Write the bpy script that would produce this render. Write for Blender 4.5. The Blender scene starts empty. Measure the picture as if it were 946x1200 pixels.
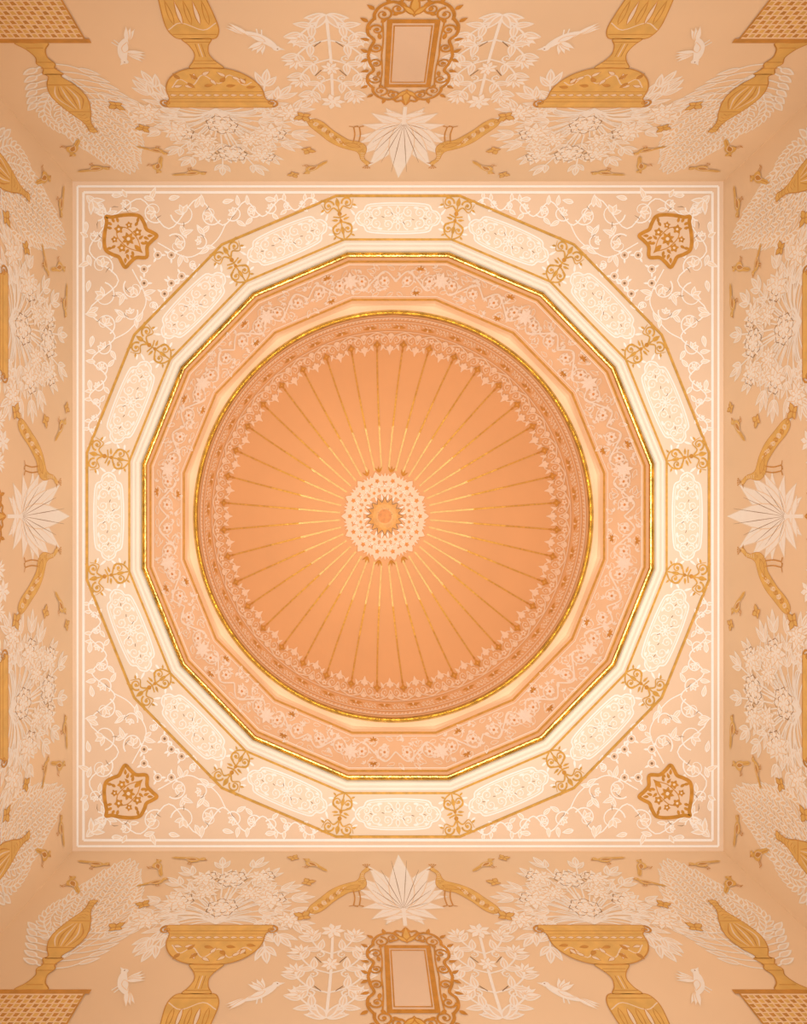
import bpy, math, random
from mathutils import Matrix, Vector
pi=math.pi
U=0.005
H=800.0
CX=38.5
YS=1.03
HX=381.5; HY=392.5
LIFT=1.6e-6
sc=bpy.context.scene
sc.view_settings.view_transform='Standard'
sc.view_settings.look='None'

# ------------------------------------------------------------ materials
def s2l(c):
    return tuple(((x/255)/12.92 if x/255<=0.04045 else ((x/255+0.055)/1.055)**2.4) for x in c)
MATS={}
def mat(name,rgb,rough=0.6,metal=0.0,var=0.05,scale=6,bump=0.0,spec=0.3):
    m=bpy.data.materials.new(name); m.use_nodes=True
    nt=m.node_tree; b=nt.nodes['Principled BSDF']
    c=s2l(rgb)
    tc=nt.nodes.new('ShaderNodeTexCoord')
    n=nt.nodes.new('ShaderNodeTexNoise'); n.inputs['Scale'].default_value=scale; n.inputs['Detail'].default_value=5
    nt.links.new(tc.outputs['Object'],n.inputs['Vector'])
    r=nt.nodes.new('ShaderNodeValToRGB')
    r.color_ramp.elements[0].position=0.3; r.color_ramp.elements[1].position=0.7
    r.color_ramp.elements[0].color=tuple(max(0,x*(1-var)) for x in c)+(1,)
    r.color_ramp.elements[1].color=tuple(min(1,x*(1+var)) for x in c)+(1,)
    nt.links.new(n.outputs['Fac'],r.inputs['Fac']); nt.links.new(r.outputs['Color'],b.inputs['Base Color'])
    b.inputs['Roughness'].default_value=rough; b.inputs['Metallic'].default_value=metal
    b.inputs['Specular IOR Level'].default_value=spec
    if bump>0:
        bp=nt.nodes.new('ShaderNodeBump'); bp.inputs['Strength'].default_value=bump; bp.inputs['Distance'].default_value=0.01
        n2=nt.nodes.new('ShaderNodeTexNoise'); n2.inputs['Scale'].default_value=scale*4; n2.inputs['Detail'].default_value=6
        nt.links.new(tc.outputs['Object'],n2.inputs['Vector'])
        nt.links.new(n2.outputs['Fac'],bp.inputs['Height']); nt.links.new(bp.outputs['Normal'],b.inputs['Normal'])
    MATS[name]=m
    return m
mat('wall',(244,216,182),var=0.05,scale=1.2,bump=0.08)
mat('ceil',(236,208,180),var=0.04,scale=1.5,bump=0.05)
mat('cream',(238,218,194),var=0.03,scale=2)
mat('cornice',(243,231,214),var=0.02,rough=0.45)
mat('drum',(246,210,173),var=0.03,scale=2)
mat('drumplain',(244,208,170),var=0.03,scale=2)
mat('dome',(234,184,134),var=0.03,scale=1.5,rough=0.5)
mat('white',(253,250,246),var=0.02,scale=30)
mat('pale',(244,225,203),var=0.03,scale=30)
mat('pinkwhite',(254,244,234),var=0.02,scale=30)
mat('domelace',(248,224,200),var=0.03,scale=30)
mat('gold',(230,188,104),rough=0.36,metal=0.15,var=0.1,scale=14,spec=0.5)
mat('goldline',(218,170,84),rough=0.34,metal=0.2,var=0.15,scale=30,spec=0.5)
mat('golddk',(206,148,62),rough=0.4,metal=0.15,var=0.15,scale=20,spec=0.5)
mat('stripe_glint_mid',(230,190,100),rough=0.3,metal=0.4,var=0.15,scale=30,spec=0.5)
mat('stripe_glint',(252,228,162),rough=0.22,metal=0.3,var=0.12,scale=30,spec=0.6)  # pale gold standing in for lamp glint on the inner stripes
mat('mould_gold',(206,176,100),rough=0.3,metal=0.9,var=0.25,scale=20,bump=0.2)
mat('ink',(150,118,86),rough=0.6,var=0.2,scale=30)
mat('orange',(224,158,92),rough=0.55,var=0.15,scale=30)
mat('floor',(158,142,124),rough=0.5,var=0.08,scale=3)

# ------------------------------------------------------------ drawing kit
def cr(pts,n=6,closed=False):
    P=list(pts); out=[]; N=len(P)
    if N<3: 
        return P
    rng_=range(N if closed else N-1)
    for i in rng_:
        if closed:
            a,b,c,d=P[(i-1)%N],P[i],P[(i+1)%N],P[(i+2)%N]
        else:
            a=P[i-1] if i>0 else (2*P[0][0]-P[1][0],2*P[0][1]-P[1][1]); b=P[i]; c=P[i+1]
            d=P[i+2] if i+2<N else (2*P[-1][0]-P[-2][0],2*P[-1][1]-P[-2][1])
        for k in range(n):
            t=k/n
            out.append(tuple(0.5*((2*b[j])+(-a[j]+c[j])*t+(2*a[j]-5*b[j]+4*c[j]-d[j])*t*t+(-a[j]+3*b[j]-3*c[j]+d[j])*t**3) for j in (0,1)))
    if not closed: out.append(P[-1])
    return out
class Pen:
    def __init__(s,base=0.0012,tf=None,wm=1.25):
        s.V=[];s.F=[];s.M=[];s.k=0;s.base=base;s.tf=tf;s.wm=wm
    def z(s):
        s.k+=1; return s.base+s.k*LIFT
    def add(s,pts,faces,m):
        z=s.z(); o=len(s.V)
        for p in pts:
            if s.tf: p=s.tf(p[0],p[1])
            s.V.append((p[0],p[1],z))
        for f in faces:
            s.F.append(tuple(o+i for i in f)); s.M.append(m)
    def poly(s,pts,m):
        s.add(pts,[tuple(range(len(pts)))],m)
    def line(s,pts,w,m,tap=0,closed=False,n=0):
        if m=='white': w*=s.wm
        if n: pts=cr(pts,n,closed)
        N=len(pts)
        if N<2: return
        A=[];fc=[]
        for i in range(N):
            if closed: a=pts[i-1]; b=pts[(i+1)%N]
            else: a=pts[max(0,i-1)]; b=pts[min(N-1,i+1)]
            dx,dy=b[0]-a[0],b[1]-a[1]; L=math.hypot(dx,dy) or 1
            t=i/(N-1); q=1
            if tap==1: q=1-0.7*t
            elif tap==2: q=0.3+0.7*math.sin(pi*t)
            elif tap==-1: q=0.3+0.7*t
            h=w/2*q
            nx,ny=-dy/L*h,dx/L*h
            A+= [(pts[i][0]+nx,pts[i][1]+ny),(pts[i][0]-nx,pts[i][1]-ny)]
        for i in range(N-1): fc.append((2*i,2*i+1,2*i+3,2*i+2))
        if closed: fc.append((2*N-2,2*N-1,1,0))
        s.add(A,fc,m)
    def disc(s,x,y,r,m,n=12,ry=None):
        ry=ry or r
        s.poly([(x+r*math.cos(2*pi*i/n),y+ry*math.sin(2*pi*i/n)) for i in range(n)],m)
    def ring(s,x,y,r,w,m,n=18,ry=None):
        ry=ry or r
        s.line([(x+r*math.cos(2*pi*i/n),y+ry*math.sin(2*pi*i/n)) for i in range(n)],w,m,closed=True)
    def leaf(s,x,y,a,L,W,fill=None,lw=0,lm='white',bend=0.0,vein=False,n=7):
        up=[];dn=[]
        for i in range(n+1):
            t=i/n; h=W/2*math.sin(pi*t**0.8)*(1-0.25*t)
            bx=L*t; by=bend*L*t*t
            up.append((bx,by+h)); dn.append((bx,by-h))
        pts=up+dn[-2:0:-1]
        ca,sa=math.cos(a),math.sin(a)
        P=[(x+p[0]*ca-p[1]*sa,y+p[0]*sa+p[1]*ca) for p in pts]
        if fill: s.poly(P,fill)
        if lw: s.line(P,lw,lm,closed=True)
        if vein:
            Q=[(L*t,bend*L*t*t) for t in (0.05,0.3,0.6,0.85)]
            s.line([(x+p[0]*ca-p[1]*sa,y+p[0]*sa+p[1]*ca) for p in Q],lw or 0.8,lm,tap=1)
    def spiral(s,cx,cy,r,a0,d=1,turns=1.3,w=1.6,m='white',leaves=True,end=True):
        n=int(20*turns)
        P=[]
        for i in range(n+1):
            t=i/n; rr=r*(1-t)**0.75*0.92+r*0.08
            a=a0+d*2*pi*turns*t
            P.append((cx+rr*math.cos(a),cy+rr*math.sin(a)))
        s.line(P,w,m,tap=1)
        if end: s.disc(P[-1][0],P[-1][1],max(w*0.9,r*0.14),m,8)
        if leaves:
            for t in (0.18,0.42):
                i=int(t*n); a=a0+d*2*pi*turns*t
                s.leaf(P[i][0],P[i][1],a+d*0.7,r*0.5,r*0.24,m)
    def flower(s,x,y,r,n=8,fill='pale',lm='white',lw=1.0,cm='white',rot=0,ink=None):
        for i in range(n):
            a=rot+2*pi*i/n
            s.leaf(x+0.15*r*math.cos(a),y+0.15*r*math.sin(a),a,r*0.9,r*4.2/n,fill,lw,lm,n=5)
        if ink:
            for i in range(n):
                a=rot+2*pi*i/n
                s.line([(x+r*0.35*math.cos(a),y+r*0.35*math.sin(a)),(x+r*0.7*math.cos(a),y+r*0.7*math.sin(a))],0.7,ink)
        s.disc(x,y,r*0.27,cm,8)
def mesh_of(name,pen,f=None):
    me=bpy.data.meshes.new(name)
    V=[f(*v) for v in pen.V] if f else [(v[0]*U,v[1]*U,v[2]) for v in pen.V]
    me.from_pydata(V,[],pen.F)
    names=[]
    idx=[]
    for m in pen.M:
        if m not in names: names.append(m)
        idx.append(names.index(m))
    for nme in names: me.materials.append(MATS[nme])
    me.polygons.foreach_set('material_index',idx)
    me.update()
    return me
COL=sc.collection
def obj(name,me,label=None,category=None,group=None,kind=None,parent=None,matrix=None):
    o=bpy.data.objects.new(name,me); COL.objects.link(o)
    if label:o['label']=label
    if category:o['category']=category
    if group:o['group']=group
    if kind:o['kind']=kind
    if parent:o.parent=parent
    if matrix is not None:
        o.matrix_world=matrix
    return o
def copyobj(src,matrix):
    c=src.copy(); COL.objects.link(c)
    c.matrix_world=matrix
    for ch in src.children:
        k=ch.copy(); COL.objects.link(k); k.parent=c
    return c

# ------------------------------------------------------------ surface of revolution profile
A=228*1.17; ZB=1.17; ZH=0.50
tab=[]
for i in range(401):
    ph=pi/2*i/400
    z=ZB+ZH*math.sin(ph); tab.append((A*math.cos(ph)/z,z))
knots=[(400,1.0),(294,1.0),(290,1.012),(286,1.02),(250,1.125),(240,1.155),(234,1.165),(228,1.17)]
def zt(t):
    if t>=228:
        for (a,za),(b,zb) in zip(knots,knots[1:]):
            if t>=b:
                q=(a-t)/(a-b); return za+(zb-za)*q
        return ZB
    lo,hi=0,400
    while hi-lo>1:
        m=(lo+hi)//2
        if tab[m][0]>t: lo=m
        else: hi=m
    a,b=tab[lo],tab[hi]
    q=(a[0]-t)/((a[0]-b[0]) or 1)
    return a[1]+(b[1]-a[1])*min(1,max(0,q))
SEG=pi/8
def pk(th,t):
    d=((th+SEG/2)%SEG)-SEG/2
    k=1/math.cos(d)
    w=1 if t>=242 else (0 if t<=236 else (t-236)/6)
    return 1+(k-1)*w
def S(th,t,off=0.0):
    z=zt(t); 
    tt=t-off/U*0.6 if t<290 and t>60 else t
    R=tt*z*pk(th,t)
    return ((CX+R*math.cos(th))*U, R*math.sin(th)*YS*U, z*H*U-off)
def onS(th0=0):
    return lambda x,y,z:S(x,y,z)

def revolve(name,ts,mats,nth=256,dz=None,smooth=False):
    V=[];F=[];M=[];names=[]
    for j,t in enumerate(ts):
        for i in range(nth):
            th=2*pi*i/nth
            p=S(th,t,0)
            V.append((p[0],p[1],p[2]-(dz[j]*U if dz else 0)))
    for j in range(len(ts)-1):
        if mats[j] not in names:names.append(mats[j])
        for i in range(nth):
            a=j*nth+i;b=j*nth+(i+1)%nth
            F.append((a,b,b+nth,a+nth)); M.append(names.index(mats[j]))
    me=bpy.data.meshes.new(name); me.from_pydata(V,[],F)
    for n in names: me.materials.append(MATS[n])
    me.polygons.foreach_set('material_index',M)
    if smooth: me.polygons.foreach_set('use_smooth',[True]*len(F))
    me.update()
    return me

# ------------------------------------------------------------ room shell
FL=-280.0
def quad(name,pts,m,kind='structure',label=None):
    me=bpy.data.meshes.new(name); me.from_pydata([tuple(c*U for c in p) for p in pts],[],[(0,1,2,3)])
    me.materials.append(MATS[m]); me.update()
    return obj(name,me,label=label,kind=kind)
x0,x1,y0,y1=CX-HX,CX+HX,-HY,HY
quad('wall_north',[(x0,y0,FL),(x1,y0,FL),(x1,y0,H),(x0,y0,H)],'wall',label='peach plaster wall painted with gold and white murals')
quad('wall_south',[(x0,y1,FL),(x1,y1,FL),(x1,y1,H),(x0,y1,H)],'wall',label='peach plaster wall painted with gold and white murals')
quad('wall_west',[(x0,y0,FL),(x0,y1,FL),(x0,y1,H),(x0,y0,H)],'wall',label='peach plaster wall painted with gold and white murals')
quad('wall_east',[(x1,y0,FL),(x1,y1,FL),(x1,y1,H),(x1,y0,H)],'wall',label='peach plaster wall painted with gold and white murals')
quad('floor',[(x0,y0,FL),(x1,y0,FL),(x1,y1,FL),(x0,y1,FL)],'floor',label='plain stone floor below the dome')
# ceiling
nth=256
V=[];F=[];M=[]
rings=['sq',366,363,316.3,313.7,300]
rm=['ceil','goldline','cream','goldline','cream']
for r in rings:
    for i in range(nth):
        th=2*pi*i/nth
        if r=='sq':
            m=1/max(abs(math.cos(th)),abs(math.sin(th)))
            V.append(((CX+HX*m*math.cos(th))*U,HY*m*math.sin(th)*U,H*U))
        else:
            V.append(S(th,r,0))
nm=[]
for j in range(len(rings)-1):
    if rm[j] not in nm:nm.append(rm[j])
    for i in range(nth):
        a=j*nth+i;b=j*nth+(i+1)%nth
        F.append((a,b,b+nth,a+nth));M.append(nm.index(rm[j]))
me=bpy.data.meshes.new('ceiling');me.from_pydata(V,[],F)
for n in nm: me.materials.append(MATS[n])
me.polygons.foreach_set('material_index',M);me.update()
obj('ceiling',me,kind='structure',label='flat peach ceiling with a sixteen-sided opening')
p=Pen()
for ins,w in ((6,2.0),(13,2.4)):
    a=HX-ins;b=HY-ins
    p.line([(-a,-b),(a,-b)],w,'white');p.line([(a,-b),(a,b)],w,'white');p.line([(a,b),(-a,b)],w,'white');p.line([(-a,b),(-a,-b)],w,'white')
obj('trim_1',mesh_of('trim_1',p,lambda x,y,z:((CX+x)*U,y*U,H*U-z)),kind='structure',label='double white painted border line around the ceiling')
p=Pen(base=0.0032)
Rl=364.5/math.cos(SEG/2)
p.line([(Rl*math.cos(SEG*(i+.5)),Rl*math.sin(SEG*(i+.5))*YS) for i in range(16)],2.8,'goldline',closed=True)
obj('trim_2',mesh_of('trim_2',p,lambda x,y,z:((CX+x)*U,y*U,H*U-z)),kind='structure',label='gold painted line around the sixteen cream panels')

# cornice and mouldings
o=obj('cornice',revolve('cornice',[313,312,309.5,307,305.5,303,301,300],['cornice']*7,dz=[0,3.5,5,4.5,1.5,1.5,3,0]),
    label='cream stepped sixteen-sided plaster cornice below the dome',category='cornice')
obj('gilded_moulding',revolve('gm1',[300.0,299.5,298.6,297.6,296.6,295.8,294.6,294.0],['mould_gold']*7,dz=[0,3,4.6,4.6,2.2,3.6,3,0]),
    label='polished gold sixteen-sided moulding around the drum',category='moulding')
obj('gilded_ring',revolve('gm2',[234.6,234.2,233.2,232.2,231.2,230.4,229.4,228.8],['mould_gold']*7,dz=[0,2.2,3.4,3.4,1.6,2.6,2,-2],smooth=False),
    label='polished gold circular ring at the dome springing',category='moulding')
# drum
drum=obj('drum',None,label='peach sixteen-sided drum band with white floral frieze',category='drum')
obj('band',revolve('band',[294,291,288.4,286,268,250,247.6,245,242,240,238,234.5],['drumplain','goldline','drum','drum','drum','drum','goldline','drumplain','drumplain','drumplain','drumplain']),parent=drum)
rng=random.Random(3)
p=Pen(base=0.002)
TR=268.0
def thtf(th0,tr=TR,flip=1):
    return lambda x,y:(th0+x/tr*flip, tr+y)
for k in range(32):
    th0=2*pi*(k+0.5)/32
    p.tf=thtf(th0,flip=1 if k%2==0 else -1)
    hl=TR*pi/32
    for j in range(14):
        x=rng.uniform(-hl,hl);y=rng.uniform(-15,15);a=rng.uniform(0,2*pi)
        for d in(-.8,0,.8): p.leaf(x,y,a+d,4.6,2.2,'pinkwhite',n=4)
    p.line([(-hl,0),(-hl*0.5,11),(0,0),(hl*0.5,-11),(hl,0)],1.7,'pinkwhite',n=6)
    p.spiral(-hl*0.5,0.5,9,pi/2,-1,1.4,1.5,'pinkwhite')
    p.spiral(hl*0.5,-0.5,9,-pi/2,-1,1.4,1.5,'pinkwhite')
    p.spiral(0,11,5,-pi/2,1,1.2,1.3,'pinkwhite');p.spiral(0,-11,5,pi/2,1,1.2,1.3,'pinkwhite')
    for xx in (-hl*0.9,-hl*0.25,hl*0.25,hl*0.9):
        for yy,a in ((13,0.6),(-13,-0.6)):
            p.leaf(xx,yy,a+rng.uniform(-.6,.6)+(pi if xx>0 else 0),9,4.2,'drum',1.1,'pinkwhite')
    p.flower(-hl*0.5,0.5,5.8,6,'pinkwhite','drum',0.5,'orange')
    p.flower(hl*.5,-0.5,5.8,6,'pinkwhite','drum',0.5,'orange')
    p.flower(hl,0,9.5,8,'pinkwhite','drum',0.6,'pinkwhite')
    if k%2==0:
        for yy,sg in((14.2,1),(-14.2,-1)):
            for d in(0,pi,sg*pi/2,sg*.6,sg*2.5): p.leaf(0,yy-sg*1.5,d,5,2.4,'golddk',n=4)
p.tf=None
for t,w in ((286.5,0.9),(250.5,0.9)):
    p.line([(2*pi*i/256,t) for i in range(256)]+[(2*pi,t)],w,'pinkwhite')
obj('frieze',mesh_of('frieze',p,onS()),parent=drum,label='pinkish white vine frieze with small gold florets')

# ------------------------------------------------------------ dome
dome=obj('dome',None,label='orange painted dome with radiating gold stripes and central medallion',category='dome')
ts=[228.8,226,222,218,212,205,198,190]+[180-10*i for i in range(17)]+[12,6,0.4]
obj('shell',revolve('shell',ts,['dome']*(len(ts)-1),smooth=True),parent=dome)
p=Pen(base=0.0015)
full=lambda t:[(2*pi*i/200,t) for i in range(201)]
NS=40
for k in range(NS*2):
    th0=2*pi*k/(NS*2)+pi/NS/2
    p.tf=thtf(th0,215)
    for q in(-6,-2,2,6):
        p.leaf(q-1.6,223.7-215,0.5,4.2,2.0,'domelace')
        p.leaf(q-1.6,219.4-215,-0.5,4.0,1.6,'domelace')
    if k%2==0:
        for d,L in((0,8),(pi,8),(.5,5),(pi-.5,5)): p.leaf(0,-0.2,d,L,2.8,'golddk',n=5)
        p.disc(0,-0.2,1.4,'domelace',6)
    else:
        p.spiral(0,0.2,3.4,0,1,1.0,1.0,'domelace',leaves=False)
        p.spiral(5,0.2,2.6,0,1,1.0,0.9,'domelace',leaves=False)
        p.spiral(-5,0.2,2.6,0,1,1.0,0.9,'domelace',leaves=False)
for k in range(NS):
    th0=2*pi*(k+0.5)/NS
    p.tf=thtf(th0,200)
    p.line([(-15.5,-2),(-12,5),(-6,8),(0,9.5),(6,8),(12,5),(15.5,-2)],1.2,'domelace',n=4)
    p.line([(-15.5,-6),(-12,-10),(-8,-7),(-4,-3)],1.1,'domelace',n=4)
    p.line([(15.5,-6),(12,-10),(8,-7),(4,-3)],1.1,'domelace',n=4)
    for s in(-1,1):
        p.spiral(s*9,1,4.4,pi/2,s,1.3,1.1,'domelace')
        p.spiral(s*5,5,2.6,pi/2,-s,1.1,.9,'domelace')
        p.leaf(s*15.5,-4,-pi/2,12,5,'domelace')
        p.leaf(s*15.5,2,pi/2,7,4,'domelace')
        p.leaf(s*12,-6,-pi/2+s*.5,8,4,'domelace')
        p.leaf(s*4,3,pi/2-s*1,6,3.2,'domelace')
        p.leaf(s*8,-4,-pi/2-s*.5,8,3.6,'domelace')
        p.leaf(s*12.5,5,pi/2-s*.6,5,2.6,'domelace')
    p.flower(0,4.6,3.4,5,'domelace','domelace',0,'orange')
    for a in(0,pi/2,pi,-pi/2):
        p.leaf(0,-4,a,5.2,4,'golddk')
    p.disc(0,-4,1.3,'gold',6); p.leaf(0,-8,-pi/2,6,3.0,'golddk')
p.tf=None
for t,w in((226,1.2),(221.6,0.8),(210.6,0.9)): p.line([(a,t) for a,t in full(t)],w,'domelace')
obj('frieze',mesh_of('dome_frieze',p,onS()),parent=dome,label='pale lace frieze with gold florets')
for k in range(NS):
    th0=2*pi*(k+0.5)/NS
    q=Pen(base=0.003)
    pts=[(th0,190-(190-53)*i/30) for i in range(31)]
    for a,b,m,w in((0,11,'goldline',0.95),(11,19,'stripe_glint_mid',1.0),(19,30,'stripe_glint',1.0)):  # stripes turn paler inwards: glint painted into the colour
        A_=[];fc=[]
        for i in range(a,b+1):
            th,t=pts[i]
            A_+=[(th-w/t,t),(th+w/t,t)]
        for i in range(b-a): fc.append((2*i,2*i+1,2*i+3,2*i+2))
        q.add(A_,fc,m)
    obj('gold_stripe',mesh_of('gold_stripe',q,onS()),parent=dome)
p=Pen(base=0.004)
def crown(x,y,z):
    t=math.hypot(x,y); th=math.atan2(y,x)
    return S(th,max(t,0.3),z)
NP=14
for i in range(NP):
    a=2*pi*i/NP
    a2=a+pi/NP
    for d in(-.45,0,.45): p.leaf(39*math.cos(a2),39*math.sin(a2),a2+d,11,3.6,'domelace',0.6,'orange')
    p.flower(41*math.cos(a),41*math.sin(a),10,5,'domelace','orange',0.9,'orange',rot=a)
for i in range(NP):
    a=2*pi*(i+.5)/NP
    p.flower(29*math.cos(a),29*math.sin(a),7.5,6,'domelace','orange',0.8,'orange',rot=a)
for i in range(NP*2):
    a=2*pi*i/(NP*2)
    p.spiral(35*math.cos(a),35*math.sin(a),2.6,a,1,1.1,1.0,'pinkwhite',leaves=False)
for i in range(20):
    a=2*pi*(i+.5)/20
    p.leaf(18*math.cos(a),18*math.sin(a),a,8,2.8,'pinkwhite',0.5,'orange')
for i in range(8):
    a=pi/2+(i%4-1.5)*0.28+(pi if i>3 else 0)
    for d in(-.6,0,.6):
        p.leaf(50*math.cos(a),50*math.sin(a),a+d,8,2.4,'golddk')
obj('medallion',mesh_of('medallion',p,crown),parent=dome,label='pinkish white lacy flower medallion')
p=Pen(base=0.008)
for i in range(16):
    a=2*pi*i/16
    p.leaf(8*math.cos(a),8*math.sin(a),a,13.5,6.5,'golddk',1.4,'ink')
    p.leaf(12*math.cos(a),12*math.sin(a),a,6,2.0,'gold')
for i in range(16):
    a=2*pi*(i+.5)/16
    p.leaf(8*math.cos(a),8*math.sin(a),a,8.5,3.4,'golddk',0.8,'ink')
p.ring(0,0,8.6,1.6,'golddk',24)
obj('rosette',mesh_of('rosette',p,crown),parent=dome,label='dark gold rosette with a plain orange centre')
p=Pen(base=0.016)
p.disc(0,0,8,'orange',24)
obj('rosette_centre',mesh_of('rosette_centre',p,crown),parent=dome,label='plain orange disc')

# ------------------------------------------------------------ sixteen panels + dividers on the flat ring
TP=339.0
def flatpoly(thc):
    c,s=math.cos(thc),math.sin(thc)
    def f(x,y,z):
        X=(TP+y)*c-x*s; Y=(TP+y)*s+x*c
        return ((CX+X)*U,Y*YS*U,H*U-z)
    return f
for k in range(16):
    p=Pen()
    o1=[(-50,0),(-46,7),(-40,9),(-36,15),(-20,17),(0,17.5),(20,17),(36,15),(40,9),(46,7),(50,0),(46,-7),(40,-9),(36,-15),(20,-17),(0,-17.5),(-20,-17),(-36,-15),(-40,-9),(-46,-7)]
    p.poly(cr(o1,3,True),'pale')
    p.line(o1,1.3,'white',closed=True,n=3)
    p.line([(x*0.93,y*0.86) for x,y in o1],0.7,'white',closed=True,n=3)
    for s in(-1,1):
        for q in(-1,1):
            p.spiral(s*12,q*7,6,pi/2*q,s*q,1.4,1.1,'white')
            p.spiral(s*25,q*6,6.5,-pi/2*q,s*q,1.4,1.1,'white')
            p.spiral(s*37,q*4,4.5,pi/2*q,s*q,1.3,1.0,'white')
            p.leaf(s*18,q*12,0 if s>0 else pi,7,3,'white')
            p.leaf(s*31,q*11,0 if s>0 else pi,6,3,'white')
        p.leaf(s*44,0,0 if s>0 else pi,5,3,'white')
    p.flower(0,0,7,8,'pale','white',0.8,'white')
    for q in(-1,1): p.leaf(0,q*6,q*pi/2,8,5,'cream',0.8,'white')
    for s,q in((-1,1),(1,-1)):
        p.line([(s*16,q*1),(s*19,q*2)],0.8,'ink');p.line([(s*30,q*0),(s*33,q*1)],0.8,'ink')
        p.line([(s*6,q*4),(s*8,q*7)],0.8,'ink')
    for s in(-1,1):
        for q in(-1,1):
            p.leaf(s*50,q*3,q*0.9 if s>0 else pi-q*0.9,10,3,'white')
            p.leaf(s*47,q*12,q*0.3 if s>0 else pi-q*0.3,8,3,'white')
    obj('cartouche_panel',mesh_of('cartouche_panel',p,flatpoly(2*pi*k/16)),label='cream panel with white scrollwork between gold ornaments',category='painted panel',group='panels around the dome opening')
for k in range(16):
    p=Pen(base=0.0024)
    for s in(-1,1):
        p.spiral(s*11,17,6.5,pi if s>0 else 0,-s,1.2,2.3,'goldline',leaves=False)
        p.line([(0,8),(s*6,14),(s*14,10),(s*19,20)],2.2,'goldline',n=5,tap=1)
        p.leaf(s*12,22,pi/2-s*1.1,8,3.6,'goldline')
        p.leaf(s*17,14,-s*.5 if s>0 else pi+.5,5,3,'goldline')
        p.spiral(s*6,-12,5.8,pi/2,-s,1.15,2.2,'goldline',leaves=False)
        p.line([(0,-3),(s*5,-5),(s*11,-9),(s*9,-18),(0,-24)],1.8,'goldline',n=5)
        p.leaf(s*3,-1,0.2 if s>0 else pi-0.2,8,3,'goldline')
        p.leaf(s*9,-19,-.6 if s>0 else pi+.6,5,2.6,'goldline')
    p.line([(0,24),(0,-24)],1.6,'goldline')
    p.leaf(0,14,pi/2,11,6,'goldline')
    p.leaf(0,-8,-pi/2,11,5,'goldline')
    p.disc(0,6,2.6,'golddk',8);p.disc(0,-2,2.0,'golddk',8)
    p.line([(-8,4),(0,2),(8,4)],1.6,'goldline',n=4)
    thc=2*pi*(k+0.5)/16
    f0=flatpoly(thc)
    obj('scroll_ornament',mesh_of('scroll_ornament',p,lambda x,y,z,f0=f0:f0(x,y+5.5,z)),label='gold scrolling ornament dividing two cream panels',category='gold ornament',group='gold dividers around the dome opening')

# ------------------------------------------------------------ spandrels (corner local coordinates a,b from the corner)
def spandrel():
    p=Pen(wm=1.15)
    L=[(34,30,11,0,1),(62,26,8,2,-1),(96,34,14,1,1),(130,36,15,3,-1),(162,38,13,0.5,1),(189,36,10,2.4,-1),(212,33,9,0.5,1),(233,30,7.5,2.6,-1),(252,27,6,.6,1),(269,25,4.5,2.6,-1),(284,22,3.5,0.6,1),
       (122,72,13,4,1),(150,68,9,2,-1),(142,94,7,0,1)]
    for mir in(0,1):
        def tf(x,y,mir=mir): return (y,x) if mir else (x,y)
        p.tf=tf
        path=[(22,22),(48,38),(80,20),(113,54),(147,20),(176,50),(202,23),(223,40),(244,20),(261,33),(277,19),(292,25),(302,18)]
        p.line(path,1.3,'white',n=6)
        p.line([(100,70),(132,86),(152,80),(170,66),(180,48)],1.1,'white',n=6)
        for i,(a,b,r,s,d) in enumerate(L):
            p.spiral(a,b,r,s,d,1.05,1.5 if r>6 else 1.1,'white',leaves=False)
            an=s+d*2*pi*1.05
            for dd in(-.9,0,.9): p.leaf(a,b,an+dd+pi/2,r*.7,r*.38,'pale',0.8,'white')
            for dd in(1.2,3.4):
                an=s+d*dd
                p.leaf(a+r*math.cos(an),b+r*math.sin(an),an+0.7*d,r*0.8+4,r*0.2+3.2,'pale',0.8,'white',vein=r>8)
        for a,b,an in((113,20,-.2),(147,52,.9),(176,24,-.2),(226,20,.1),(160,76,2.6),(84,18,.3),(46,16,0)):
            p.leaf(a,b,an,13,5.6,'pale',0.9,'white',vein=True)
        for a,b,an in((60,30,.5),(98,44,-1),(130,46,1.3),(160,28,2),(186,44,-1.2),(120,62,.3),(46,30,-.4),(150,60,.6)):
            p.line([(a,b),(a+3*math.cos(an),b+3*math.sin(an)),(a+8*math.cos(an+.3),b+8*math.sin(an+.3))],0.8,'ink',tap=2)
        for a,b in((100,84),(128,108),(84,116),(116,116)):
            p.ring(a,b,4.5,1.0,'white',12);p.disc(a,b,1.6,'ink',8)
            for an in range(3): p.leaf(a+4*math.cos(an*2.1),b+4*math.sin(an*2.1),an*2.1,6,3,'white')
    p.tf=None
    for an in(-.8,0,.8): p.leaf(22,22,pi/4+an,16,6,'pale',1.1,'white')
    return p
sp=mesh_of('spandrel',spandrel())
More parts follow.
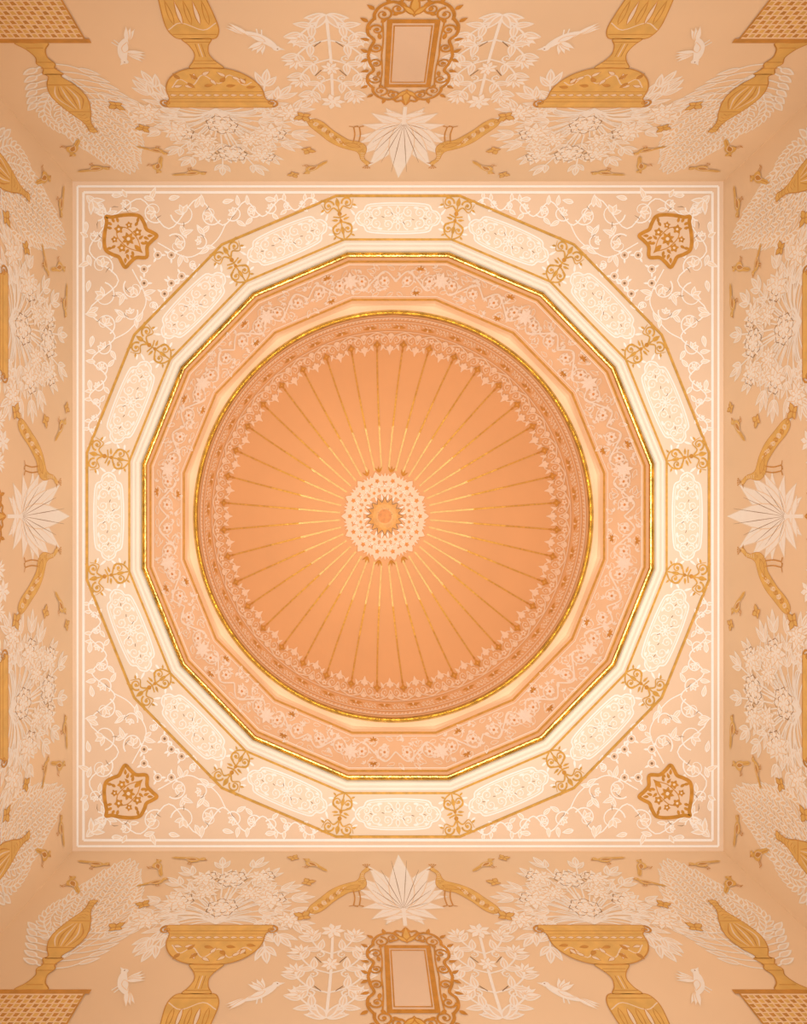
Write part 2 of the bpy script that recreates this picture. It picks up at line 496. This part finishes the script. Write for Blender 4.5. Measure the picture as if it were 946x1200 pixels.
def shield():
    p=Pen(base=0.0034)
    o=[(-36,0),(-31,4),(-24,14),(-16,23),(-8,28),(1,26),(8,23),(15,25),(22,26),(22,18),(23,9),(31,0)]
    o=o+[(x,-y) for x,y in o[-2:0:-1]]
    oo=cr(o,5,True)
    p.poly(oo,'ceil')
    p.line(oo,4.4,'golddk',closed=True)
    q=p
    q.flower(1,0,8,7,'golddk','golddk',0,'pale')
    q.flower(-15,0,5.6,5,'golddk','golddk',0,'pale')
    for s in(-1,1):
        q.flower(3,s*13,5.4,5,'golddk','golddk',0,'pale')
        q.flower(-10,s*12,4.2,5,'golddk','golddk',0,'pale')
        q.line([(22,0),(14,s*5),(6,s*8),(-8,s*8),(-16,s*3)],1.2,'golddk',n=5)
        for x,y,a in((-4,16,1.8),(-5,21,2.2),(12,14,.4),(14,18,.8),(14,7,.5),(-21,5,2.6),(-24,2,2.9),(10,8,1.5),(16,12,-.1)):
            q.leaf(x,s*y,s*a,7.5,4,'golddk')
    q.leaf(11,0,0,14,6,'golddk')
    return p
sh=mesh_of('shield_cartouche',shield())
for sx in(1,-1):
    for sy in(1,-1):
        org=Vector(((CX-sx*HX)*U,-sy*HY*U,H*U))
        Mx=Matrix(((sx,0,0,org.x),(0,sy*YS,0,org.y),(0,0,-1,org.z),(0,0,0,1)))
        obj('corner_scrollwork',sp,label='white leafy scrollwork filling a corner of the ceiling',category='painted scrollwork',group='corner scrollwork',matrix=Mx)
        c=1/math.sqrt(2)
        ux=Vector((sx*c,sy*c,0)); uy=Vector((-sx*c,sy*c,0))
        o2=org+Vector((sx*c*92*U,sy*c*92*U*YS,0))
        M2=Matrix(((ux.x,uy.x,0,o2.x),(ux.y,uy.y,0,o2.y),(0,0,-1,o2.z),(0,0,0,1)))
        obj('shield_cartouche',sh,label='gold outlined shield with a gold flower inside',category='gold cartouche',group='gold shields in the ceiling corners',matrix=M2)

# ------------------------------------------------------------ wall motifs
def g_centre():
    p=Pen()
    for s in(-1,1):
        for a,L,W in((-0.55,28,13),(-0.2,36,17),(0.2,40,19),(0.55,46,20)):
            an=a if s>0 else pi-a
            p.leaf(0,32+a*14,an,L,W,'white',1.1,'pale',bend=-0.35*s,vein=True)
    for s in(-1,1):
        for a,L,W in((0.86,58,23),(1.1,74,26),(1.34,92,27)):
            an=a if s>0 else pi-a
            p.leaf(0,26,an,L,W,'white',1.2,'pale',vein=True,bend=-0.16*s)
    p.leaf(0,20,pi/2,118,30,'white',1.2,'pale',vein=False)
    for s in(-1,1):
        for a,L in((1.48,96),(1.3,78),(1.08,60),(.84,46),(.4,28)):
            an=a if s>0 else pi-a
            p.line([(0,28),(0.5*L*math.cos(an),28+0.5*L*math.sin(an)),(L*math.cos(an),28+L*math.sin(an))],0.75,'ink',tap=2)
        p.leaf(0,22,-0.9 if s>0 else pi+0.9,20,8,'white',1,'pale')
        p.leaf(0,16,-0.3 if s>0 else pi+0.3,22,8,'white',1,'pale')
    p.line([(0,30),(0,0)],3,'white')
    return p
def g_bouquet():
    rng=random.Random(21)
    p=Pen(wm=1.6)
    def R(a):
        a=abs(a)
        return 118-32*min(1,a/1.3)-(8 if a>1.6 else 0)
    angs=[-2.15+4.3*i/15 for i in range(16)]
    for a in sorted(angs,key=lambda q:-abs(q)):
        L=R(a)*rng.uniform(0.88,1.04)
        cur=a*0.1+rng.uniform(-.08,.08)
        pts=[(L*t*math.sin(a*(0.75+0.25*t)+cur*t*t),6+L*t*math.cos(a*(0.75+0.25*t)+cur*t*t)) for t in(0,.25,.5,.75,1)]
        P=cr(pts,4)
        p.line(P,1.1,'white')
        for j in range(8,len(P)-1,3):
            dx,dy=P[j+1][0]-P[j][0],P[j+1][1]-P[j][1];an=math.atan2(dy,dx)
            for s in(-1,1):
                p.leaf(P[j][0],P[j][1],an+s*0.7,rng.uniform(17,21),6.6,'pale',0.9,'white',vein=True,bend=-.2*s)
        p.leaf(P[-2][0],P[-2][1],an,18,7,'pale',1.0,'white',vein=True)
    for i in range(40):
        a=rng.uniform(-1.6,1.6);L=R(a)*rng.uniform(.35,.8)
        p.line([(0,0),(L*.5*math.sin(a*.7),L*.5*math.cos(a*.7)),(L*math.sin(a),L*math.cos(a)),(L*1.12*math.sin(a*1.1+.06),L*1.05*math.cos(a*1.12))],1.0,'white',n=4,tap=2)
    for i in range(10):
        a=rng.uniform(-1.6,1.6);L=R(a)*rng.uniform(.6,.8)
        x,y=L*math.sin(a),L*math.cos(a)
        p.flower(x,y,rng.uniform(7,9),6,'pale','white',0.8,'white',rot=a)
    for x,y,r in((-46,40,13),(48,42,13),(-30,84,12),(32,86,12),(-68,6,11),(70,8,11),(-22,56,10),(24,54,10),(0,28,14),(0,82,14)):
        p.flower(x,y,r*1.35,9,'white','wall',0.9,'white',rot=rng.random())
        p.flower(x,y,r*0.8,6,'white','wall',0.9,'white')
        if r>11:
            for rr,nn in((1.0,7),(.6,5)):
                for q in range(nn if r>13 else 2):
                    a=2*pi*q/nn
                    p.line([(x+r*rr*math.cos(a-.35),y+r*rr*math.sin(a-.35)),(x+r*rr*1.15*math.cos(a),y+r*rr*1.15*math.sin(a)),(x+r*rr*math.cos(a+.35),y+r*rr*math.sin(a+.35))],0.8,'ink')
    return p
def g_bush():
    p=Pen(wm=1.6)
    p.line([(0,0),(1,50),(0,112)],1.6,'white',n=6)
    for lvl,(y,L,rise) in enumerate(((14,24,14),(36,30,20),(60,28,22),(86,20,20))):
        for s in(-1,1):
            pts=[(0,y-8),(s*L*.5,y-2),(s*L*.9,y+rise*.5),(s*L,y+rise)]
            P=cr(pts,4);p.line(P,1.1,'white')
            for j in (4,8):
                an=math.atan2(P[j+1][1]-P[j][1],P[j+1][0]-P[j][0])
                for q in(-1,1): p.leaf(P[j][0],P[j][1],an+q*.8,15,6.6,'pale',0.8,'white',vein=True)
            for d in(-1.1,-.5,0,.5,1.1):
                p.leaf(s*L,y+rise-2,pi/2-s*.5+d,13,5,'white',0.7,'wall')
            p.spiral(s*L*.5,y-9,4.4,pi/2,s,1.1,1,'white')
    p.flower(0,112,12,7,'white','wall',0.9,'white');p.flower(0,64,9,7,'white','wall',0.9,'white')
    for s in(-1,1):
        for a in(.2,.6,1.): p.leaf(0,0,(a if s>0 else pi-a),18,6,'pale',.9,'white')
        p.line([(s*6,30),(s*12,36)],0.8,'ink');p.line([(s*8,66),(s*14,74)],0.8,'ink')
    return p
def g_tree():
    p=Pen(wm=1.6)
    for i in sorted(range(9),key=lambda q:-abs(q-4)):
        a=(i-4)/4.0
        L=165*(1-0.42*a*a)
        pts=[(0,0),(a*22,L*.3),(a*42,L*.6),(a*42,L*.85),(a*32,L)]
        P=cr(pts,4);p.line(P,0.8,'white')
        for j in range(4,len(P)-1):
            an=math.atan2(P[j+1][1]-P[j][1],P[j+1][0]-P[j][0])
            for q in(-1,1): p.leaf(P[j][0],P[j][1],an+q*.5,14,5,'wall',0.75,'white',n=5)
        p.leaf(P[-1][0],P[-1][1],an,14,5,'wall',0.8,'white')
    for s in(-1,1):
        for j in range(6):
            y=-6+j*10; x=s*(18+5*j)
            p.leaf(x,y,pi/2-s*(1.1-.05*j),18,6,'pale',0.9,'white')
            p.line([(0,y-6),(x*.6,y-4),(x,y)],1,'white',n=3)
    return p
def g_peacock():
    p=Pen(base=0.002)
    sil=[(12.5,75),(8,67),(6.5,57),(3,50),(-5,46),(-14,41),(-25,31),(-35,16),(-45,0),(-46,-9),(-39,-13),(-30,-6),(-21,8),(-12,19),(-4,27),(4,29),(11,34),(14.5,42),(14,51),(12,59),(13,67),(17.5,73)]
    T=cr(sil,4,True);p.poly(T,'gold');p.line(T,0.7,'golddk',closed=True)
    for i in range(8):
        t=i/7; x=-12-26*t;y=33-37*t;wd=2.6+2.2*t
        for q in(-1,0,1):
            p.ring(x+q*wd,y+q*wd*.9,1.9+.4*t,0.9,'pale' if (i+q)%2 else 'golddk',8)
    p.disc(15.3,75.5,3.2,'gold',10);p.poly([(17.8,77),(23,74),(17.3,73.8)],'golddk')
    p.disc(16.2,76.4,0.7,'pale',6)
    for a in(1.2,1.5,1.8,2.1):
        p.line([(15,78),(15+8*math.cos(a),78+8*math.sin(a))],0.7,'golddk');p.disc(15+8.5*math.cos(a),78+8.5*math.sin(a),1.1,'golddk',6)
    p.leaf(8,41,pi+.42,22,8,'gold',1.0,'golddk',vein=True)
    for x,y in((10,46),(7,49),(11,50),(4,33),(0,32),(8,35)): p.ring(x,y,1.3,.6,'golddk',6)
    for i in range(4): p.line([(8,54+i*4.4),(10,53+i*4.4),(12,54+i*4.4)],0.8,'pale')
    for x in(1,7):
        p.line([(x-1,31),(x+1,16),(x,2)],1.4,'golddk',n=3)
        for a in(-.2,.5,pi+.2): p.line([(x,2),(x+5*math.cos(a),2-abs(3*math.sin(a))-1)],1.0,'golddk')
    return p
def g_bird(m='gold',l='golddk',ln='pale'):
    p=Pen(base=0.0042)
    B=cr([(-9,2),(-3,5),(4,5.5),(8,3.5),(7,-1),(1,-4),(-5,-2)],4,True);p.poly(B,m)
    p.disc(9.2,6.2,3.1,m,10);p.poly([(11.5,7.3),(15.5,5.6),(11.6,4.6)],l)
    p.poly([(-7,3),(-20,-1),(-23,-4),(-18,-4.5),(-6,-1)],m)
    p.leaf(5,2.6,pi+.25,14,5.5,l,0.6,ln)
    p.line([(-8,0),(-20,-3)],0.6,l)
    for x in(0,3): p.line([(x,-3),(x+.5,-8),(x+3,-8.4)],0.9,l)
    p.disc(10,7,0.6,ln,6)
    return p
def g_flybird():
    p=Pen(base=0.002)
    for a in(3.55,3.72,3.9): p.leaf(-8,-4,a,20,4.6,'white',0.7,'wall')
    for a in(1.75,2.05,2.35,2.6): p.leaf(2,4,a,17,5.4,'white',0.7,'wall')
    B=cr([(-12,-7),(-6,0),(2,6),(8,11),(12,14),(13,9),(9,2),(1,-5),(-8,-8)],4,True);p.poly(B,'white')
    p.leaf(4,4,3.7,15,6,'white',0.7,'wall')
    p.disc(12,12,3.4,'white',8);p.poly([(14,14),(19.5,14),(14.5,10.5)],'white')
    p.disc(13,12.8,0.7,'ink',6)
    p.line([(2,-3),(3,-10)],0.9,'white');p.line([(-1,-4),(-1,-11)],0.9,'white')
    return p
def g_butterfly():
    p=Pen(base=0.0042)
    for s in(-1,1):
        p.leaf(0,1,(0.7 if s>0 else pi-.7),8,6,'gold',0.7,'golddk');p.leaf(0,0,(-.6 if s>0 else pi+.6),6,4.6,'gold',0.7,'golddk')
        p.line([(0,3),(s*2.5,7)],0.6,'golddk')
    p.line([(0,4),(0,-4)],1.4,'golddk',tap=2)
    return p
def sym(h): return h+[(-x,y) for x,y in h[::-1]]
UB=0.0040
def g_urn_bowl():
    p=Pen(base=UB)
    out=cr([(0,-58),(14,-57),(28,-51),(38,-41),(44,-28),(45,-14),(49,-9)],4)
    O=sym(out);p.poly(O,'gold');p.line(O,1.2,'golddk')
    rim=[(-50,0),(50,0),(51,-5),(47,-9),(-47,-9),(-51,-5)]
    p.poly(rim,'gold');p.line(rim,1.0,'golddk',closed=True)
    for s in(-1,1): p.spiral(s*50,-7,6,pi/2,-s,1.2,2.4,'golddk',leaves=False)
    p.line([(-44,-24),(44,-24)],0.9,'golddk')
    p.line([(-44,-14),(44,-14)],0.8,'golddk')
    for i in range(11):
        x=-40+8*i
        p.leaf(x-3,-19,0,7,4,'pale',0.6,'golddk')
    p.line([(-38,-30),(-28,-42),(-18,-34),(-6,-48),(6,-36),(18,-48),(28,-34),(36,-38)],1.2,'pale',n=5)
    for i,(x,y,a) in enumerate(((-36,-31,-.3),(-28,-42,-2),(-26,-33,.3),(-22,-37,1),(-16,-42,-1.2),(-12,-42,-2.2),(-6,-48,-.6),(-8,-32,-.3),(0,-42,1.2),(8,-38,-.9),(14,-46,-2.4),(12,-32,-.2),(20,-46,.7),(26,-36,-.9),(30,-36,-2),(30,-30,-.2))):
        p.leaf(x,y,a,9,4.6,'pale' if i%2==0 else 'golddk',0.6,'golddk')
    return p
def g_urn_stem():
    p=Pen(base=UB)
    O=sym(cr([(0,-94),(12,-94),(8,-86),(6,-76),(9,-67),(15,-57),(0,-57)],4));p.poly(O,'gold');p.line(O,0.9,'golddk',closed=True)
    for y in(-63,-67,-90): p.line([(-10,y),(10,y)],0.9,'golddk')
    for x in(-2.5,0,2.5): p.line([(x,-72),(x,-88)],0.8,'pale' if x==0 else 'golddk')
    return p
def g_urn_foot():
    p=Pen(base=UB)
    O=sym(cr([(0,-94),(14,-94),(19,-99),(21,-108),(20,-122),(18,-138)],3)+[(22,-146),(0,-146)]);p.poly(O,'gold');p.line(O,0.9,'golddk',closed=True)
    p.line([(-18,-99),(18,-99)],0.9,'golddk');p.line([(-18,-138),(18,-138)],0.9,'golddk')
    p.line([(-20,-104),(-8,-112),(8,-104),(20,-112)],1.0,'pale',n=4)
    for i in range(5):
        x=-14+7*i;p.leaf(x,-110,-pi/2,26,4.0,'pale' if i%2 else 'gold',0.8,'golddk')
    return p
def g_vase_body():
    p=Pen(base=UB)
    O=sym(cr([(0,92),(4,90),(3,80),(5,70),(10,58),(15,42),(16,28),(12,14),(6,4),(7,0),(0,0)],4));p.poly(O,'gold');p.line(O,1.0,'golddk',closed=True)
    for i,x in enumerate((-11,-6.6,-2.2,2.2,6.6,11)):
        p.line([(x*.35,52),(x,38),(x*1.0,28),(x*.55,17)],1.5,'golddk' if i%2 else 'pale',n=5,tap=2)
    for y in range(60,88,5): p.line([(-4,y),(0,y+2.4),(4,y)],0.8,'golddk')
    p.line([(-10,56),(10,56)],1.1,'golddk');p.line([(-12,15),(12,15)],1.1,'golddk')
    return p
def g_vase_stem():
    p=Pen(base=UB)
    O=sym(cr([(0,-40),(14,-40),(8,-32),(5,-22),(8,-14),(5,-8),(9,0),(0,0)],4));p.poly(O,'gold');p.line(O,1.0,'golddk',closed=True)
    for y in(-8,-16,-34): p.line([(-7,y),(7,y)],1.0,'golddk')
    return p
def g_plinth():
    p=Pen(base=UB)
    p.poly([(-50,-40),(50,-40),(50,-45),(-50,-45)],'golddk')
    p.poly([(-46,-45),(46,-45),(46,-92),(-46,-92)],'wall')
    for j in range(9):
        for i in range(18):
            x=-46+i*92/18;y=-46.5-j*5
            p.poly([(x+.5,y),(x+4.6,y-.5 ),(x+3.4,y-4.2),(x+.3,y-3.6)],'golddk' if (i+j)%2 else 'gold')
    p.line([(-46,-45),(-46,-92)],1.6,'golddk');p.line([(46,-45),(46,-92)],1.6,'golddk')
    return p
def g_frame_border():
    p=Pen(base=0.003)
    for (a,b,w,m) in((19.0,40.5,4.4,'golddk'),(15.2,35.5,1.2,'golddk')):
        p.line([(-a,-b-w/2),(-a,b+w/2)],w,m);p.line([(a,-b-w/2),(a,b+w/2)],w,m);p.line([(-a-w/2,b),(a+w/2,b)],w,m);p.line([(-a-w/2,-b),(a+w/2,-b)],w,m)
    return p
def g_frame_scroll():
    p=Pen(base=0.003)
    for q in(-1,1):
        for s in(-1,1):
            p.line([(0,q*69),(s*4,q*63),(s*9,q*64),(s*11,q*59),(s*7,q*55)],2.6,'golddk',n=4)
            p.spiral(s*13,q*54,7,q*pi*.5,s*q,1.3,2.4,'golddk',leaves=False)
            p.line([(s*9,q*58),(s*17,q*61),(s*26,q*57),(s*31,q*49),(s*31,q*42)],2.8,'golddk',n=4)
            p.spiral(s*24,q*48,7,q*pi*.5,s*q,1.3,2.2,'golddk',leaves=False)
            p.line([(s*31,q*44),(s*36,q*36),(s*36,q*26),(s*31,q*19),(s*34,q*10),(s*36,0)],2.8,'golddk',n=4)
            p.spiral(s*29,q*31,6,0 if s>0 else pi,s*q,1.3,2.2,'golddk',leaves=False)
            p.spiral(s*29,q*10,5.6,0 if s>0 else pi,-s*q,1.3,2.2,'golddk',leaves=False)
            p.line([(s*24.5,q*40),(s*23.5,q*20),(s*24.5,0)],1.4,'golddk',n=4)
            for x,y,a in((31,53,.7),(20,60,1.3),(35,19,.3),(36,40,.6),(26,20,1.4),(17,47,2.6),(26,39,2.3),(36,4,.6)):
                an=a if s>0 else pi-a
                p.leaf(s*x,q*y,q*an,8,4.2,'golddk')
        p.leaf(0,q*46,q*pi/2,24,8,'gold',1.4,'golddk')
        for s in(-1,1): p.leaf(0,q*48,q*(pi/2-s*.8),14,5,'gold',1.2,'golddk')
    return p
def g_frame_glass():
    p=Pen(base=0.002)
    p.poly([(-19,-40),(19,-40),(19,40),(-19,40)],'ceil')
    return p

walls=[('n',Vector((CX,-HY,0)),Vector((0,1,0)),1.0),('s',Vector((CX,HY,0)),Vector((0,-1,0)),1.0),
       ('w',Vector((CX-HX,0,0)),Vector((1,0,0)),YS),('e',Vector((CX+HX,0,0)),Vector((-1,0,0)),YS)]
def wm(w,u,v,mir=False,rot=0.0,scale=1.0):
    _,c,n,k=w
    eu=Vector((n.y*-1,n.x,0))
    org=(c+eu*(u*k))*U+Vector((0,0,(H-v)*U))
    B=Matrix(((eu.x,0,n.x,org.x),(eu.y,0,n.y,org.y),(0,1,0,org.z),(0,0,0,1)))
    R=Matrix.Rotation(rot,4,'Z')
    Sx=Matrix.Diagonal((-scale if mir else scale,scale,1,1))
    return B@Sx@R
def place(name,parts,spots,label,category,group):
    first=None
    for w in walls:
        for (u,v,mir,rot,scl) in spots:
            Mx=wm(w,u,v,mir,rot,scl)
            if first is None:
                if isinstance(parts,list):
                    first=obj(name,None,label,category,group)
                    for pn,me in parts: obj(pn,me,parent=first)
                    first.matrix_world=Mx
                else:
                    first=obj(name,parts,label,category,group,matrix=Mx)
            else:
                copyobj(first,Mx)
def both(u,v,rot=0,scl=1,faceout=False):
    return [(-u,v,faceout,rot,scl),(u,v,not faceout,rot,scl)]
place('leaf_plant',mesh_of('leaf_plant',g_centre()),[(0,146,False,0,1)],'white fan of long painted leaves between two gold peacocks','painted plant','leaf plants on the walls')
place('mirror_frame',[('mirror_panel',mesh_of('mirror_panel',g_frame_glass())),('border',mesh_of('border',g_frame_border())),('scroll_surround',mesh_of('scroll_surround',g_frame_scroll()))],
      [(0,219,False,0,1)],'ornate gold scrolled frame around a plain peach panel','painted frame','gold frames on the walls')
place('flowering_bush',mesh_of('flowering_bush',g_bush()),both(69,266),'small white flowering shrub beside the gold frame','painted bush','small shrubs on the walls')
place('peacock',mesh_of('peacock',g_peacock()),both(51,114,0,.96),'gold peacock with long patterned tail facing the white plant','peacock','gold peacocks on the walls')
place('flower_bouquet',mesh_of('flower_bouquet',g_bouquet()),both(182,144),'dense white flower bouquet rising from a gold urn','painted bouquet','white bouquets on the walls')
place('garden_urn',[('bowl',mesh_of('bowl',g_urn_bowl())),('stem',mesh_of('stem',g_urn_stem())),('foot',mesh_of('foot',g_urn_foot()))],both(177,146),'wide gold footed urn with leaf pattern under a white bouquet','painted urn','gold urns on the walls')
place('feathery_tree',mesh_of('feathery_tree',g_tree()),both(308,196),'white feathery tree behind a slender gold vase','painted tree','feathery trees by the wall corners')
place('tall_vase',[('body',mesh_of('body',g_vase_body())),('stem',mesh_of('vstem',g_vase_stem())),('plinth',mesh_of('plinth',g_plinth()))],both(315,195),'slender gold vase on a checkered gold plinth','painted vase','tall vases by the wall corners')
wb=mesh_of('white_bird',g_flybird())
place('white_bird',wb,both(125,240,0,1)+both(241,228,0.5,1,True),'white outlined bird in flight beside a gold urn','painted bird','white birds on the walls')
gb=mesh_of('songbird',g_bird())
place('songbird',gb,both(99,32,0.5,1.05,True)+both(236,22,-0.4,1.1)+both(272,36,0.9,1.05,True)+both(342,32,-0.5,1.1)+both(352,72,0.7,1.1,True)+both(262,70,0.2,.9),'small gold songbird perched among white flowers','painted bird','gold songbirds on the walls')
place('butterfly',mesh_of('butterfly',g_butterfly()),both(99,132,.3,1.3)+both(100,70,-.4,1.1)+both(276,150,.2,1.2)+both(262,112,.5,1.1)+both(120,18,.5,1),'small gold butterfly between painted plants','painted butterfly','gold butterflies on the walls')

# ------------------------------------------------------------ light
def spot(name,loc,energy,size,blend,rad,col,rot=(pi,0,0)):
    l=bpy.data.lights.new(name,'SPOT');l.energy=energy;l.spot_size=math.radians(size);l.spot_blend=blend;l.shadow_soft_size=rad;l.color=col
    o=bpy.data.objects.new(name,l);o.location=loc;o.rotation_euler=rot;COL.objects.link(o);return o
spot('added_spot',(CX*U+0.12,0.05,-1.1),850,91,1.0,0.3,(1,0.97,0.92))  # added unseen light; soft cone edge darkens the lower walls
spot('added_dome_spot',(CX*U+0.05,0.05,1.2),205,64,0.7,0.15,(1,0.96,0.9))  # added light without a fitting, brightens the dome interior
w=bpy.data.worlds.new('World');sc.world=w;w.use_nodes=True
w.node_tree.nodes['Background'].inputs[0].default_value=(1,0.9,0.78,1);w.node_tree.nodes['Background'].inputs[1].default_value=0.3
# ------------------------------------------------------------ camera
cd=bpy.data.cameras.new('Camera');cam=bpy.data.objects.new('Camera',cd);COL.objects.link(cam)
cam.location=(0,0,0);cam.rotation_euler=(pi,0,0)
cd.sensor_fit='VERTICAL';cd.sensor_height=36;cd.lens=24
cd.shift_x=45/1200;cd.shift_y=5/1200
cd.clip_start=0.05
sc.camera=cam
